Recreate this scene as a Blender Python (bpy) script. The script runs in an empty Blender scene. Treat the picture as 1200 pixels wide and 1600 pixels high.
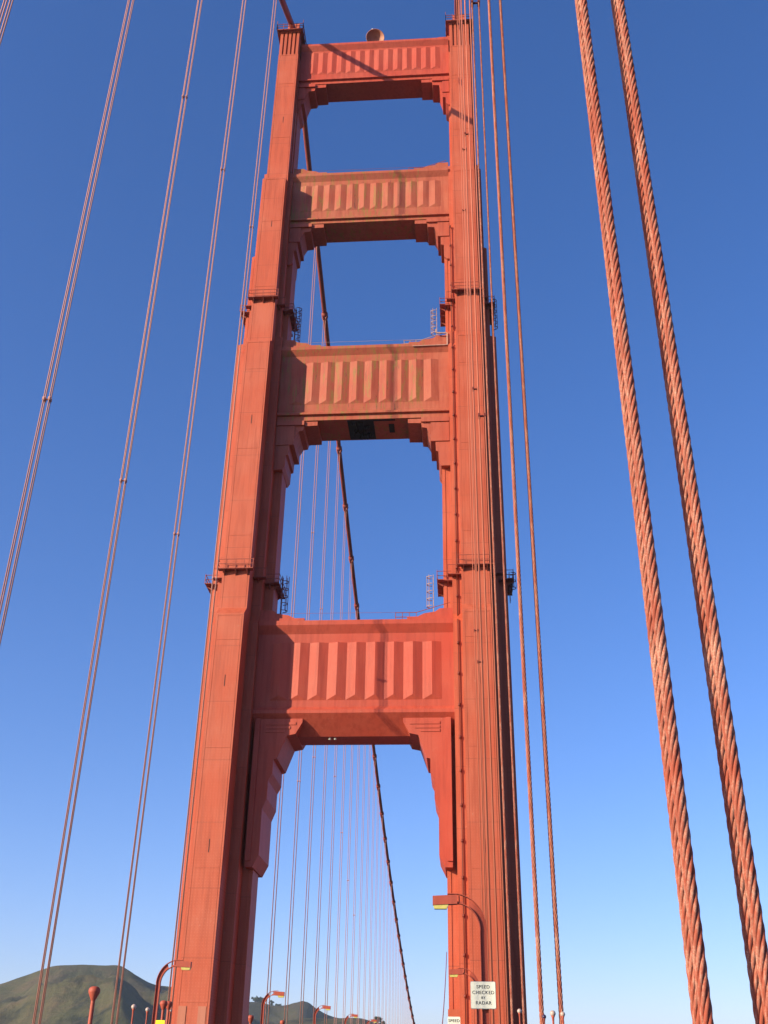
import bpy, math, random
from mathutils import Vector, Matrix, noise
random.seed(7)
C = bpy.context.scene.collection
SC = bpy.context.scene
rad = math.radians

# ------------------------------------------------------------------ camera
EYE = 1.65                      # eye height above the sidewalk
CAM = Vector((12.15255, 0.0, EYE))
PITCH, YAW, ROLL, FPX = 0.508641788, 0.0813110663, 0.0181693535, 1633.45357   # focal length in px of a 1600 px tall picture
cd = Vector((-math.sin(YAW)*math.cos(PITCH), math.cos(YAW)*math.cos(PITCH), math.sin(PITCH)))
cr = Vector((math.cos(YAW), math.sin(YAW), 0)); cu = cr.cross(cd)
r2 = cr*math.cos(ROLL) + cu*math.sin(ROLL); u2 = -cr*math.sin(ROLL) + cu*math.cos(ROLL)
cam = bpy.data.cameras.new('camera'); camo = bpy.data.objects.new('camera', cam); C.objects.link(camo)
camo.matrix_world = Matrix(((r2.x, u2.x, -cd.x, CAM.x), (r2.y, u2.y, -cd.y, CAM.y), (r2.z, u2.z, -cd.z, CAM.z), (0, 0, 0, 1)))
cam.sensor_fit = 'VERTICAL'; cam.sensor_height = 24; cam.lens = FPX/1600*24
cam.clip_start = 0.1; cam.clip_end = 40000
SC.camera = camo
SC.render.resolution_x = 768; SC.render.resolution_y = 1024

# ------------------------------------------------------------------ light
SUN = Vector((-1.42, -1.0, 0.60)).normalized()
ELEV = math.asin(SUN.z); AZ = math.atan2(SUN.x, SUN.y)
world = bpy.data.worlds.new('World'); SC.world = world; world.use_nodes = True
nt = world.node_tree; nt.nodes.clear()
sky = nt.nodes.new('ShaderNodeTexSky'); sky.sky_type = 'NISHITA'; sky.sun_disc = False
sky.sun_elevation = ELEV; sky.sun_rotation = AZ; sky.altitude = 60
sky.air_density = 1.0; sky.dust_density = 0.8; sky.ozone_density = 3.2
bg = nt.nodes.new('ShaderNodeBackground'); bg.inputs['Strength'].default_value = 0.092
hs = nt.nodes.new('ShaderNodeHueSaturation'); hs.inputs['Saturation'].default_value = 1.2
wb = nt.nodes.new('ShaderNodeMix'); wb.data_type = 'RGBA'; wb.blend_type = 'MULTIPLY'; wb.inputs[0].default_value = 1; wb.inputs[7].default_value = (1.20, 1.04, 1.32, 1)
wo = nt.nodes.new('ShaderNodeOutputWorld')
nt.links.new(sky.outputs[0], hs.inputs['Color']); nt.links.new(hs.outputs[0], wb.inputs[6]); nt.links.new(wb.outputs[2], bg.inputs[0]); nt.links.new(bg.outputs[0], wo.inputs[0])
sl = bpy.data.lights.new('sun', 'SUN'); sl.energy = 5.0; sl.angle = rad(0.53); sl.color = (1.0, 0.86, 0.60)
so = bpy.data.objects.new('sun', sl); C.objects.link(so); so.location = (-60, -60, 60)
so.rotation_euler = (-SUN).to_track_quat('-Z', 'Y').to_euler()
SC.view_settings.view_transform = 'Standard'; SC.view_settings.look = 'None'
SC.view_settings.exposure = 0.90; SC.view_settings.gamma = 1.0

# ------------------------------------------------------------------ helpers
def px(x, y, Y=None, X=None, D=None):
    """a ray of the reference picture (1200 x 1600) met with a plane Y=, X= or a horizontal distance D"""
    v = r2*((x-600)/FPX) + u2*((800-y)/FPX) + cd
    if Y is not None: t = Y/v.y
    elif X is not None: t = (X-CAM.x)/v.x
    else: t = D/math.hypot(v.x, v.y)
    return CAM + v*t

class MB:
    def __init__(s): s.v = []; s.f = []; s.sm = []
    def add(s, vs, fs, smooth=False):
        n = len(s.v); s.v += [tuple(v) for v in vs]
        for f in fs: s.f.append([i+n for i in f]); s.sm.append(smooth)
        return s
    def box(s, x0, x1, y0, y1, z0, z1):
        x0, x1 = sorted((x0, x1)); y0, y1 = sorted((y0, y1)); z0, z1 = sorted((z0, z1))
        return s.add([(x0,y0,z0),(x1,y0,z0),(x1,y1,z0),(x0,y1,z0),(x0,y0,z1),(x1,y0,z1),(x1,y1,z1),(x0,y1,z1)],
              [(0,3,2,1),(4,5,6,7),(0,1,5,4),(1,2,6,5),(2,3,7,6),(3,0,4,7)])
    def prism(s, poly, axis, a, b):
        """poly in the plane across axis ('x': (y,z), 'y': (x,z), 'z': (x,y)), extruded a..b"""
        def P(p, t):
            if axis == 'x': return (t, p[0], p[1])
            if axis == 'y': return (p[0], t, p[1])
            return (p[0], p[1], t)
        n = len(poly); area = sum(poly[i][0]*poly[(i+1)%n][1]-poly[(i+1)%n][0]*poly[i][1] for i in range(n))
        flip = (area < 0) ^ (axis == 'y')
        vs = [P(p, a) for p in poly] + [P(p, b) for p in poly]
        fs = [list(range(n))[::-1], list(range(n, 2*n))] + [(i, (i+1)%n, (i+1)%n+n, i+n) for i in range(n)]
        if flip: fs = [list(f)[::-1] for f in fs]
        return s.add(vs, fs)
    def tube(s, pts, r, n=8, caps=True, smooth=True, flat=None):
        pts = [Vector(p) for p in pts]; rings = []
        rs = r if isinstance(r, (list, tuple)) else [r]*len(pts)
        up = None
        for i, p in enumerate(pts):
            t = (pts[min(i+1, len(pts)-1)] - pts[max(i-1, 0)]).normalized()
            if up is None: up = Vector((1, 0, 0)) if abs(t.x) < .9 else Vector((0, 1, 0))
            a = (up - t*up.dot(t)).normalized(); b = t.cross(a); up = a
            rings.append([p + (a*math.cos(2*math.pi*k/n) + b*math.sin(2*math.pi*k/n))*rs[i] for k in range(n)])
        vs = [v for rg in rings for v in rg]; fs = []
        for i in range(len(pts)-1):
            for k in range(n):
                fs.append((i*n+k, i*n+(k+1)%n, (i+1)*n+(k+1)%n, (i+1)*n+k))
        s.add(vs, fs, smooth)
        if caps:
            m = len(s.v)-len(vs)
            s.f.append([m+k for k in range(n)][::-1]); s.sm.append(False)
            s.f.append([m+(len(pts)-1)*n+k for k in range(n)]); s.sm.append(False)
        return s
    def bar(s, a, b, w, h=None):
        """square bar a->b"""
        a = Vector(a); b = Vector(b); h = h or w; t = (b-a).normalized()
        u = Vector((0,0,1)) if abs(t.z) < .9 else Vector((0,1,0))
        p = t.cross(u).normalized()*w/2; q = p.cross(t).normalized()*h/2
        vs = [a-p-q, a+p-q, a+p+q, a-p+q, b-p-q, b+p-q, b+p+q, b-p+q]
        return s.add(vs, [(0,3,2,1),(4,5,6,7),(0,1,5,4),(1,2,6,5),(2,3,7,6),(3,0,4,7)])
    def lathe(s, prof, c, n=16, smooth=True):
        c = Vector(c); vs = []; fs = []
        for (r, z) in prof:
            for k in range(n): vs.append(c + Vector((r*math.cos(2*math.pi*k/n), r*math.sin(2*math.pi*k/n), z)))
        for i in range(len(prof)-1):
            for k in range(n): fs.append((i*n+k, i*n+(k+1)%n, (i+1)*n+(k+1)%n, (i+1)*n+k))
        return s.add(vs, fs, smooth)
    def mesh(s, name, mat):
        me = bpy.data.meshes.new(name); me.from_pydata(s.v, [], s.f)
        me.polygons.foreach_set('use_smooth', s.sm); me.materials.append(mat); me.update()
        return me
    def build(s, name, mat, parent=None, origin=None):
        if origin is not None:
            o = Vector(origin); s.v = [tuple(Vector(v)-o) for v in s.v]
        ob = bpy.data.objects.new(name, s.mesh(name, mat)); C.objects.link(ob)
        if parent is not None: ob.parent = parent
        if origin is not None: ob.location = origin
        return ob

def tag(o, label=None, cat=None, group=None, kind=None):
    if label: o['label'] = label
    if cat: o['category'] = cat
    if group: o['group'] = group
    if kind: o['kind'] = kind
    return o
def empty(name, loc, label, cat, group=None):
    o = bpy.data.objects.new(name, None); C.objects.link(o); o.location = loc; o.empty_display_size = .2
    return tag(o, label, cat, group)
def local(o, mb):      # bring world-space geometry into the frame of a thing
    L = o.location; mb.v = [(v[0]-L.x, v[1]-L.y, v[2]-L.z) for v in mb.v]; return mb
def part(o, name, mb, mat, parent=None):
    local(o, mb); ob = mb.build(name, mat, parent or o); return ob

# ------------------------------------------------------------------ materials
def mat(name, base, rough=.55, metal=0.0, spec=.4):
    m = bpy.data.materials.new(name); m.use_nodes = True
    b = m.node_tree.nodes['Principled BSDF']; b.inputs['Base Color'].default_value = (*base, 1)
    b.inputs['Roughness'].default_value = rough; b.inputs['Metallic'].default_value = metal
    b.inputs['Specular IOR Level'].default_value = spec
    return m, m.node_tree, b
def N(t, kind, **kw):
    n = t.nodes.new(kind)
    for k, v in kw.items():
        if k in n.inputs.keys(): n.inputs[k].default_value = v
        else: setattr(n, k, v)
    return n
def ramp(t, src, stops):
    r = t.nodes.new('ShaderNodeValToRGB'); e = r.color_ramp.elements
    e[0].position, e[0].color = stops[0][0], (*stops[0][1], 1) if len(stops[0][1]) == 3 else stops[0][1]
    e[1].position, e[1].color = stops[-1][0], (*stops[-1][1], 1)
    for p, c in stops[1:-1]:
        q = e.new(p); q.color = (*c, 1)
    t.links.new(src, r.inputs[0]); return r.outputs[0]
def mix(t, fac, a, b, mode='MIX'):
    m = t.nodes.new('ShaderNodeMix'); m.data_type = 'RGBA'; m.blend_type = mode
    for i, v in ((0, fac), (6, a), (7, b)):
        if hasattr(v, 'links'): t.links.new(v, m.inputs[i])
        elif i == 0: m.inputs[0].default_value = v
        else: m.inputs[i].default_value = (*v, 1)
    return m.outputs[2]
def mth(t, op, a, b=None, c=None):
    m = t.nodes.new('ShaderNodeMath'); m.operation = op
    for i, v in ((0, a), (1, b), (2, c)):
        if v is None: continue
        if hasattr(v, 'links'): t.links.new(v, m.inputs[i])
        else: m.inputs[i].default_value = v
    return m.outputs[0]
def pos(t):
    g = t.nodes.new('ShaderNodeTexCoord'); return g.outputs['Object']

PK = .52
def painted_steel(name, base, faded, stains=0.0, seams=True, worn=0.0):
    base = tuple(c*PK*k for c, k in zip(base, (1, 1.02, 1.12))); faded = tuple(c*PK*k for c, k in zip(faded, (1, 1.03, 1.25)))
    m, t, b = mat(name, base, .6)
    P = pos(t)
    n1 = N(t, 'ShaderNodeTexNoise', Scale=.16, Detail=6, Roughness=.62); t.links.new(P, n1.inputs['Vector'])
    mp = N(t, 'ShaderNodeMapping'); mp.inputs['Scale'].default_value = (1.6, 1.6, .12); t.links.new(P, mp.inputs[0])
    n2 = N(t, 'ShaderNodeTexNoise', Scale=1.3, Detail=6, Roughness=.65); t.links.new(mp.outputs[0], n2.inputs['Vector'])
    n3 = N(t, 'ShaderNodeTexNoise', Scale=3.2, Detail=8, Roughness=.75); t.links.new(P, n3.inputs['Vector'])
    f1 = ramp(t, n1.outputs[0], [(.38, (0,0,0)), (.64, (1,1,1))])
    col = mix(t, mth(t, 'MULTIPLY', f1, .75), base, faded)
    drk = tuple(c*.72 for c in base)
    f2 = ramp(t, n2.outputs[0], [(.46, (0,0,0)), (.66, (1,1,1))])
    col = mix(t, mth(t, 'MULTIPLY', f2, .7), col, drk)
    # rows of plates: each a slightly different tone
    sp = N(t, 'ShaderNodeSeparateXYZ'); t.links.new(P, sp.inputs[0])
    if seams:
        zr = mth(t, 'FLOOR', mth(t, 'DIVIDE', sp.outputs[2], 6.4))
        xr = mth(t, 'FLOOR', mth(t, 'DIVIDE', mth(t, 'ADD', sp.outputs[0], 13.716+.533), 1.067))
        cb = N(t, 'ShaderNodeCombineXYZ'); t.links.new(zr, cb.inputs[0]); t.links.new(xr, cb.inputs[1])
        wn = N(t, 'ShaderNodeTexWhiteNoise'); t.links.new(cb.outputs[0], wn.inputs['Vector'])
        col = mix(t, mth(t, 'MULTIPLY', wn.outputs['Value'], .26), col, drk)
        zs = mth(t, 'FRACT', mth(t, 'DIVIDE', sp.outputs[2], 6.4))
        ln = mth(t, 'LESS_THAN', zs, .010)
        col = mix(t, mth(t, 'MULTIPLY', ln, .5), col, (.13, .03, .015))
        xs_ = mth(t, 'FRACT', mth(t, 'DIVIDE', mth(t, 'ADD', sp.outputs[0], 13.716+.533), 1.067))
        col = mix(t, mth(t, 'MULTIPLY', mth(t, 'LESS_THAN', xs_, .05), .22), col, drk)
        # rivet rows
        fx = mth(t, 'SUBTRACT', mth(t, 'FRACT', mth(t, 'DIVIDE', sp.outputs[0], .30)), .5)
        fy = mth(t, 'SUBTRACT', mth(t, 'FRACT', mth(t, 'DIVIDE', sp.outputs[1], .30)), .5)
        fz = mth(t, 'SUBTRACT', mth(t, 'FRACT', mth(t, 'DIVIDE', sp.outputs[2], .30)), .5)
        d = mth(t, 'ADD', mth(t, 'ADD', mth(t, 'MULTIPLY', fx, fx), mth(t, 'MULTIPLY', fz, fz)), mth(t, 'MULTIPLY', mth(t, 'MULTIPLY', fy, fy), 0.0))
        riv = mth(t, 'LESS_THAN', d, .03)
        col = mix(t, mth(t, 'MULTIPLY', riv, .20), col, tuple(min(1, c*1.25+.02) for c in faded))
    # chalky scuffs
    f3 = ramp(t, n3.outputs[0], [(.60, (0,0,0)), (.70, (1,1,1))])
    f4 = ramp(t, n1.outputs[0], [(.50, (0,0,0)), (.62, (1,1,1))])
    col = mix(t, mth(t, 'MULTIPLY', mth(t, 'MULTIPLY', f3, f4), .38+worn), col, (.40, .26, .19))
    if stains > 0:
        ms = N(t, 'ShaderNodeMapping'); ms.inputs['Scale'].default_value = (2.3, 1.0, .26); ms.inputs['Location'].default_value = (3.1, 0, 1.7)
        t.links.new(P, ms.inputs[0])
        s1 = N(t, 'ShaderNodeTexNoise', Scale=.85, Detail=8, Roughness=.68); t.links.new(ms.outputs[0], s1.inputs['Vector'])
        m1 = ramp(t, s1.outputs[0], [(.51, (0,0,0)), (.545, (1,1,1))])
        edge = mth(t, 'LESS_THAN', mth(t, 'ADD', sp.outputs[0], mth(t, 'MULTIPLY', n3.outputs[0], 2.4)), 9.2)
        m1 = mth(t, 'MULTIPLY', mth(t, 'MULTIPLY', m1, edge), ramp(t, n2.outputs[0], [(.44, (.08,.08,.08)), (.56, (1,1,1))]))
        oc = mix(t, n3.outputs[0], (.085, .05, .012), (.33, .17, .032))
        col = mix(t, mth(t, 'MULTIPLY', m1, stains), col, oc)
        s2 = N(t, 'ShaderNodeTexNoise', Scale=1.1, Detail=8, Roughness=.75); t.links.new(ms.outputs[0], s2.inputs['Vector'])
        m2 = ramp(t, s2.outputs[0], [(.60, (0,0,0)), (.66, (1,1,1))])
        col = mix(t, mth(t, 'MULTIPLY', mth(t, 'MULTIPLY', m2, edge), stains*.8), col, (.04, .024, .012))
    t.links.new(col, b.inputs['Base Color'])
    bp = N(t, 'ShaderNodeBump', Strength=.35, Distance=.04); t.links.new(n3.outputs[0], bp.inputs['Height'])
    t.links.new(bp.outputs[0], b.inputs['Normal'])
    rr = mth(t, 'ADD', mth(t, 'MULTIPLY', n3.outputs[0], .25), .5); t.links.new(rr, b.inputs['Roughness'])
    return m
OR = (.74, .122, .042); ORF = (.78, .185, .080)
M_leg = painted_steel('leg paint', OR, ORF, worn=.30)
M_strut = painted_steel('strut paint', (.70, .082, .034), (.72, .125, .055), seams=False)
M_stained = painted_steel('weathered strut paint', (.60, .105, .042), (.66, .19, .085), stains=.9, seams=False)
M_rail = painted_steel('rail paint', (.42, .07, .035), (.5, .12, .06), seams=False)
M_pale = painted_steel('bare primer', (.62, .36, .24), (.70, .46, .34), seams=False)
M_dark, _, _ = mat('dark shaft', (.05, .018, .016), .8)
M_pipe = painted_steel('pipe paint', (.24, .03, .016), (.33, .05, .025), seams=False)
M_tarp, tt, tb = mat('black tarpaulin', (.012, .012, .014), .85)
M_cable = painted_steel('cable paint', (.40, .055, .03), (.5, .10, .05), seams=False)

def rope_mat(name, twist):
    m, t, b = mat(name, (.5, .14, .08), .75, spec=.2)
    P = pos(t)
    mp = N(t, 'ShaderNodeMapping'); mp.inputs['Scale'].default_value = (22, 22, 3.2); t.links.new(P, mp.inputs[0])
    n = N(t, 'ShaderNodeTexNoise', Scale=1.0, Detail=7, Roughness=.7); t.links.new(mp.outputs[0], n.inputs['Vector'])
    f = ramp(t, n.outputs[0], [(.43, (0,0,0)), (.58, (1,1,1))])
    n2 = N(t, 'ShaderNodeTexNoise', Scale=90, Detail=4, Roughness=.7); t.links.new(P, n2.inputs['Vector'])
    f2 = ramp(t, n2.outputs[0], [(.40, (.2,.2,.2)), (.62, (1,1,1))])
    col = mix(t, mth(t, 'MULTIPLY', f, f2), (.33, .075, .044), (.52, .32, .24))
    sp = N(t, 'ShaderNodeSeparateXYZ'); t.links.new(P, sp.inputs[0])
    if twist:
        an = mth(t, 'ARCTAN2', sp.outputs[1], sp.outputs[0])
        ph = mth(t, 'SUBTRACT', mth(t, 'MULTIPLY', an, 6), mth(t, 'MULTIPLY', sp.outputs[2], 6*2*math.pi/.66))
        sn = mth(t, 'SINE', ph)
        g = mth(t, 'LESS_THAN', sn, -.55)
        col = mix(t, mth(t, 'MULTIPLY', g, .55), col, (.16, .03, .02))
        bp = N(t, 'ShaderNodeBump', Strength=.8, Distance=.02); t.links.new(sn, bp.inputs['Height'])
    else:
        an = mth(t, 'ARCTAN2', sp.outputs[1], sp.outputs[0])
        wr = mth(t, 'SINE', mth(t, 'ADD', mth(t, 'MULTIPLY', an, 54), mth(t, 'MULTIPLY', sp.outputs[2], 150)))
        g = ramp(t, wr, [(.0, (0,0,0)), (.35, (1,1,1))])
        n4 = N(t, 'ShaderNodeTexNoise', Scale=3.5, Detail=6, Roughness=.7); t.links.new(P, n4.inputs['Vector'])
        col = mix(t, ramp(t, n4.outputs[0], [(.45, (0,0,0)), (.62, (.6,.6,.6))]), col, (.24, .06, .038))
        col = mix(t, .28, col, mix(t, g, (.14, .03, .018), col))
        bp = N(t, 'ShaderNodeBump', Strength=.6, Distance=.003); t.links.new(mth(t, 'ADD', n2.outputs[0], mth(t, 'MULTIPLY', wr, .3)), bp.inputs['Height'])
    t.links.new(bp.outputs[0], b.inputs['Normal'])
    t.links.new(col, b.inputs['Base Color']); return m
M_rope = rope_mat('stranded rope paint', False)
M_rope2 = rope_mat('rope paint', True)
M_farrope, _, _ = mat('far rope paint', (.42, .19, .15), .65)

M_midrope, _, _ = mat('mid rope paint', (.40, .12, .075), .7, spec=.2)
def noise_mat(name, cols, scale, rough=.9, bump=0, detail=8):
    m, t, b = mat(name, cols[0], rough)
    n = N(t, 'ShaderNodeTexNoise', Scale=scale, Detail=detail, Roughness=.65); t.links.new(pos(t), n.inputs['Vector'])
    k = len(cols); st = [(.3+.4*i/(k-1), cols[i]) for i in range(k)]
    t.links.new(ramp(t, n.outputs[0], st), b.inputs['Base Color'])
    if bump:
        bp = N(t, 'ShaderNodeBump', Strength=.6, Distance=bump); t.links.new(n.outputs[0], bp.inputs['Height']); t.links.new(bp.outputs[0], b.inputs['Normal'])
    return m
M_asphalt = noise_mat('asphalt', [(.04,.04,.042), (.06,.06,.06)], 9, .9, .01)
M_walk = noise_mat('concrete walk', [(.18,.175,.16), (.24,.23,.22)], 4, .9, .01)
M_paint, _, _ = mat('road paint', (.75, .74, .70), .7)
M_white = noise_mat('sign white', [(.60,.61,.50), (.66,.67,.57)], 6, .5)
M_black, _, _ = mat('sign black', (.02, .02, .022), .5)
M_yellow, _, _ = mat('sign yellow', (.85, .72, .02), .5)
M_lens = noise_mat('sodium lamp glass', [(.36,.32,.07), (.50,.44,.13)], 5, .35)
M_ball = noise_mat('white globe', [(.34,.22,.18), (.46,.38,.34)], 7, .35)
M_navy, _, _ = mat('dark globe', (.03, .02, .06), .3)
M_bark, _, _ = mat('bark', (.06, .045, .03), .9)
M_leaf = noise_mat('evergreen leaves', [(.018,.03,.012), (.05,.07,.025)], .4, .9)

# ------------------------------------------------------------------ setting: water, hills, deck
def zd(y):
    return 0.0 if y < 60 else 11.0*(1-((750-y)/690.0)**2)
mw, t, b = mat('bay water', (.02, .05, .06), .12)
n = N(t, 'ShaderNodeTexNoise', Scale=.06, Detail=8, Roughness=.6); t.links.new(pos(t), n.inputs['Vector'])
bp = N(t, 'ShaderNodeBump', Strength=.5, Distance=1.5); t.links.new(n.outputs[0], bp.inputs['Height']); t.links.new(bp.outputs[0], b.inputs['Normal'])
WZ = -66.0
wm = MB().add([(-7000,-7000,WZ),(7000,-7000,WZ),(7000,7000,WZ),(-7000,7000,WZ)], [(0,1,2,3)])
tag(wm.build('water', mw), kind='structure')

def hill_mat(name, g1, g2, brown, shrub, sc):
    m, t, b = mat(name, g1, 1.0, spec=.1); P = pos(t)
    a = N(t, 'ShaderNodeTexNoise', Scale=sc*.6, Detail=9, Roughness=.6); t.links.new(P, a.inputs['Vector'])
    c = N(t, 'ShaderNodeTexNoise', Scale=sc*2.4, Detail=10, Roughness=.7); t.links.new(P, c.inputs['Vector'])
    col = mix(t, ramp(t, a.outputs[0], [(.40,(0,0,0)), (.60,(1,1,1))]), g1, g2)
    col = mix(t, mth(t, 'MULTIPLY', ramp(t, c.outputs[0], [(.46,(0,0,0)), (.62,(1,1,1))]), .7), col, brown)
    mp = N(t, 'ShaderNodeMapping'); mp.inputs['Location'].default_value = (900, 300, 70); t.links.new(P, mp.inputs[0])
    e = N(t, 'ShaderNodeTexNoise', Scale=sc*1.5, Detail=12, Roughness=.75); t.links.new(mp.outputs[0], e.inputs['Vector'])
    sp = N(t, 'ShaderNodeSeparateXYZ'); t.links.new(P, sp.inputs[0])
    low = N(t, 'ShaderNodeMapRange'); t.links.new(sp.outputs[2], low.inputs[0])
    low.inputs[1].default_value = 60; low.inputs[2].default_value = 170; low.inputs[3].default_value = .07; low.inputs[4].default_value = -.05
    col = mix(t, ramp(t, mth(t, 'ADD', e.outputs[0], low.outputs[0]), [(.50,(0,0,0)), (.64,(1,1,1))]), col, shrub)
    t.links.new(col, b.inputs['Base Color'])
    bp = N(t, 'ShaderNodeBump', Strength=.9, Distance=14); t.links.new(c.outputs[0], bp.inputs['Height']); t.links.new(bp.outputs[0], b.inputs['Normal'])
    return m
def hill(name, prof, D, front, back, mt, amp, seed, nx=220, ny=90, foot=WZ-4):
    """a ridge standing D metres away whose crest follows prof (pixels of the photo), falling away on both sides"""
    xs = [p[0] for p in prof]; vs = []; fs = []
    def row(x):
        for (a, ya), (b_, yb) in zip(prof, prof[1:]):
            if a <= x <= b_:
                i = prof.index((a, ya)); p0 = prof[max(i-1, 0)]; p3 = prof[min(i+2, len(prof)-1)]
                m0 = (yb-p0[1])/(b_-p0[0])*(b_-a); m1 = (p3[1]-ya)/(p3[0]-a)*(b_-a); s_ = (x-a)/(b_-a)
                return (2*s_**3-3*s_*s_+1)*ya + (s_**3-2*s_*s_+s_)*m0 + (3*s_*s_-2*s_**3)*yb + (s_**3-s_*s_)*m1
        return prof[-1][1]
    for i in range(nx+1):
        x = xs[0] + (xs[-1]-xs[0])*i/nx
        c = px(x, row(x), D=D); dirv = Vector((c.x-CAM.x, c.y-CAM.y, 0)).normalized()
        for j in range(ny+1):
            f = j/ny*2-1                     # -1 at the foot in front, 0 crest, 1 behind
            dist = D + (f*front if f < 0 else f*back)
            p = Vector((CAM.x, CAM.y, 0)) + dirv*dist
            k = max(0, 1-abs(f)); sh = math.sin(k*math.pi/2)**1.25
            h = foot + (c.z-foot)*sh
            q = Vector((p.x*.0030+seed, p.y*.0030, 0))
            nz = noise.fractal(q, .9, 2.1, 6) + .6*(1-abs(noise.noise(q*2.2))*2)*.8
            env = math.sin(min(1, abs(f)*3.0)*math.pi/2)*(k**.5)
            h += amp*env*(nz-1.0)
            h += amp*.05*noise.noise(Vector((p.x*.02, p.y*.02, seed)))*min(1, k*2)
            vs.append((p.x, p.y, h))
    for i in range(nx):
        for j in range(ny):
            a = i*(ny+1)+j; fs.append((a, a+ny+1, a+ny+2, a+1))
    m_ = MB().add(vs, fs, True)
    return tag(m_.build(name, mt), kind='structure')
M_hill = hill_mat('headland grass', (.050,.055,.026), (.078,.070,.036), (.095,.066,.042), (.014,.019,.014), .0055)
M_hill2 = hill_mat('far headland grass', (.042,.046,.026), (.06,.056,.03), (.07,.05,.035), (.016,.021,.014), .004)
hill('hill', [(-420,1620),(-260,1590),(-120,1562),(0,1537),(40,1525),(78,1511),(110,1508),(150,1508),(184,1508),(205,1519),(232,1536),(262,1541),(300,1546),(350,1566),(430,1610),(520,1660)], 2500, 1500, 900, M_hill, 62, 3.3, nx=300)
hill('hill', [(230,1600),(300,1585),(360,1568),(398,1565),(425,1571),(445,1572),(470,1568),(482,1571),(494,1578),(515,1587),(540,1593),(575,1596),(610,1602),(680,1620),(760,1660)], 3300, 1200, 900, M_hill2, 50, 7.7)
hill('hill', [(330,1640),(380,1605),(430,1598),(470,1592),(520,1591),(560,1591),(585,1597),(620,1603),(660,1612),(740,1650)], 2100, 700, 600, M_hill, 25, 11.9, nx=160, ny=60)

# deck of the bridge: road, sidewalks, edge beams
def strip(name, x0, x1, dz, mt, thick, y0=-120, y1=1400):
    ys = [y0 + (y1-y0)*i/76 for i in range(77)]
    m_ = MB(); vs = []
    for y in ys: vs += [(x0,y,zd(y)+dz),(x1,y,zd(y)+dz),(x1,y,zd(y)+dz-thick),(x0,y,zd(y)+dz-thick)]
    fs = []
    for i in range(76):
        a = 4*i; fs += [(a,a+1,a+5,a+4),(a+1,a+2,a+6,a+5),(a+2,a+3,a+7,a+6),(a+3,a,a+4,a+7)]
    fs += [(0,3,2,1),(76*4,76*4+1,76*4+2,76*4+3)]
    m_.add(vs, fs); return tag(m_.build(name, mt), kind='structure')
strip('road', -9.4, 9.4, -.16, M_asphalt, .5)
strip('sidewalk', -12.9, -9.4, 0, M_walk, .55)
strip('sidewalk', 9.4, 12.9, 0, M_walk, .55)
for x in (-6.2, -3.1, 0, 3.1, 6.2):
    m_ = MB(); y = -60
    while y < 500:
        zz = zd(y)-.156; z2 = zd(y+3)-.156
        m_.add([(x-.07,y,zz),(x+.07,y,zz),(x+.07,y+3,z2),(x-.07,y+3,z2)], [(0,1,2,3)]); y += 9
    tag(m_.build('road_marking', M_paint), kind='structure')

# ------------------------------------------------------------------ the tower
T = 113.526; XL, XR = -13.716, 13.95
Z = lambda z: z + EYE
tower = empty('bridge_tower', (0, T, 0), 'tall orange art deco suspension bridge tower with two stepped legs and four fluted cross struts', 'tower')
def plan(mh, mv, bh, bv, ch, cv):
    q = [(mh,-mv),(mh,-bv),(bh,-bv),(bh,-cv),(ch,-cv)]
    right = q + [(x,-y) for x, y in q[::-1]]
    return right + [(-x, y) for x, y in right[::-1]]
SEC = [  # z above the eye, main half width, main reach, 2nd, 2nd reach, 3rd, 3rd reach
 (-66.5, 1.6,6.8,2.67,3.8,3.74,1.6), (47.1, 1.6,6.8,2.67,3.8,3.74,1.6), (48.2, 1.6,5.7,2.67,3.2,3.74,1.5),
 (86.6, 1.6,5.7,2.67,3.2,3.74,1.5), (87.4, 1.6,4.6,2.67,2.9,3.74,1.5), (89.3, 1.6,4.6,2.67,2.9,3.74,1.5),
 (89.5, 1.6,4.6,2.25,2.8,3.0,1.5), (105.2, 1.6,4.6,2.25,2.8,3.0,1.5), (105.4, 1.6,4.6,2.2,2.8,2.62,1.5),
 (117.8, 1.6,4.6,2.2,2.8,2.62,1.5), (118.3, 1.6,3.3,2.2,2.3,2.62,1.5), (121.0, 1.6,3.3,2.2,2.3,2.62,1.5),
 (121.2, 1.6,3.3,1.78,2.2,1.95,1.4), (147.0, 1.6,3.3,1.78,2.2,1.95,1.4)]
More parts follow.
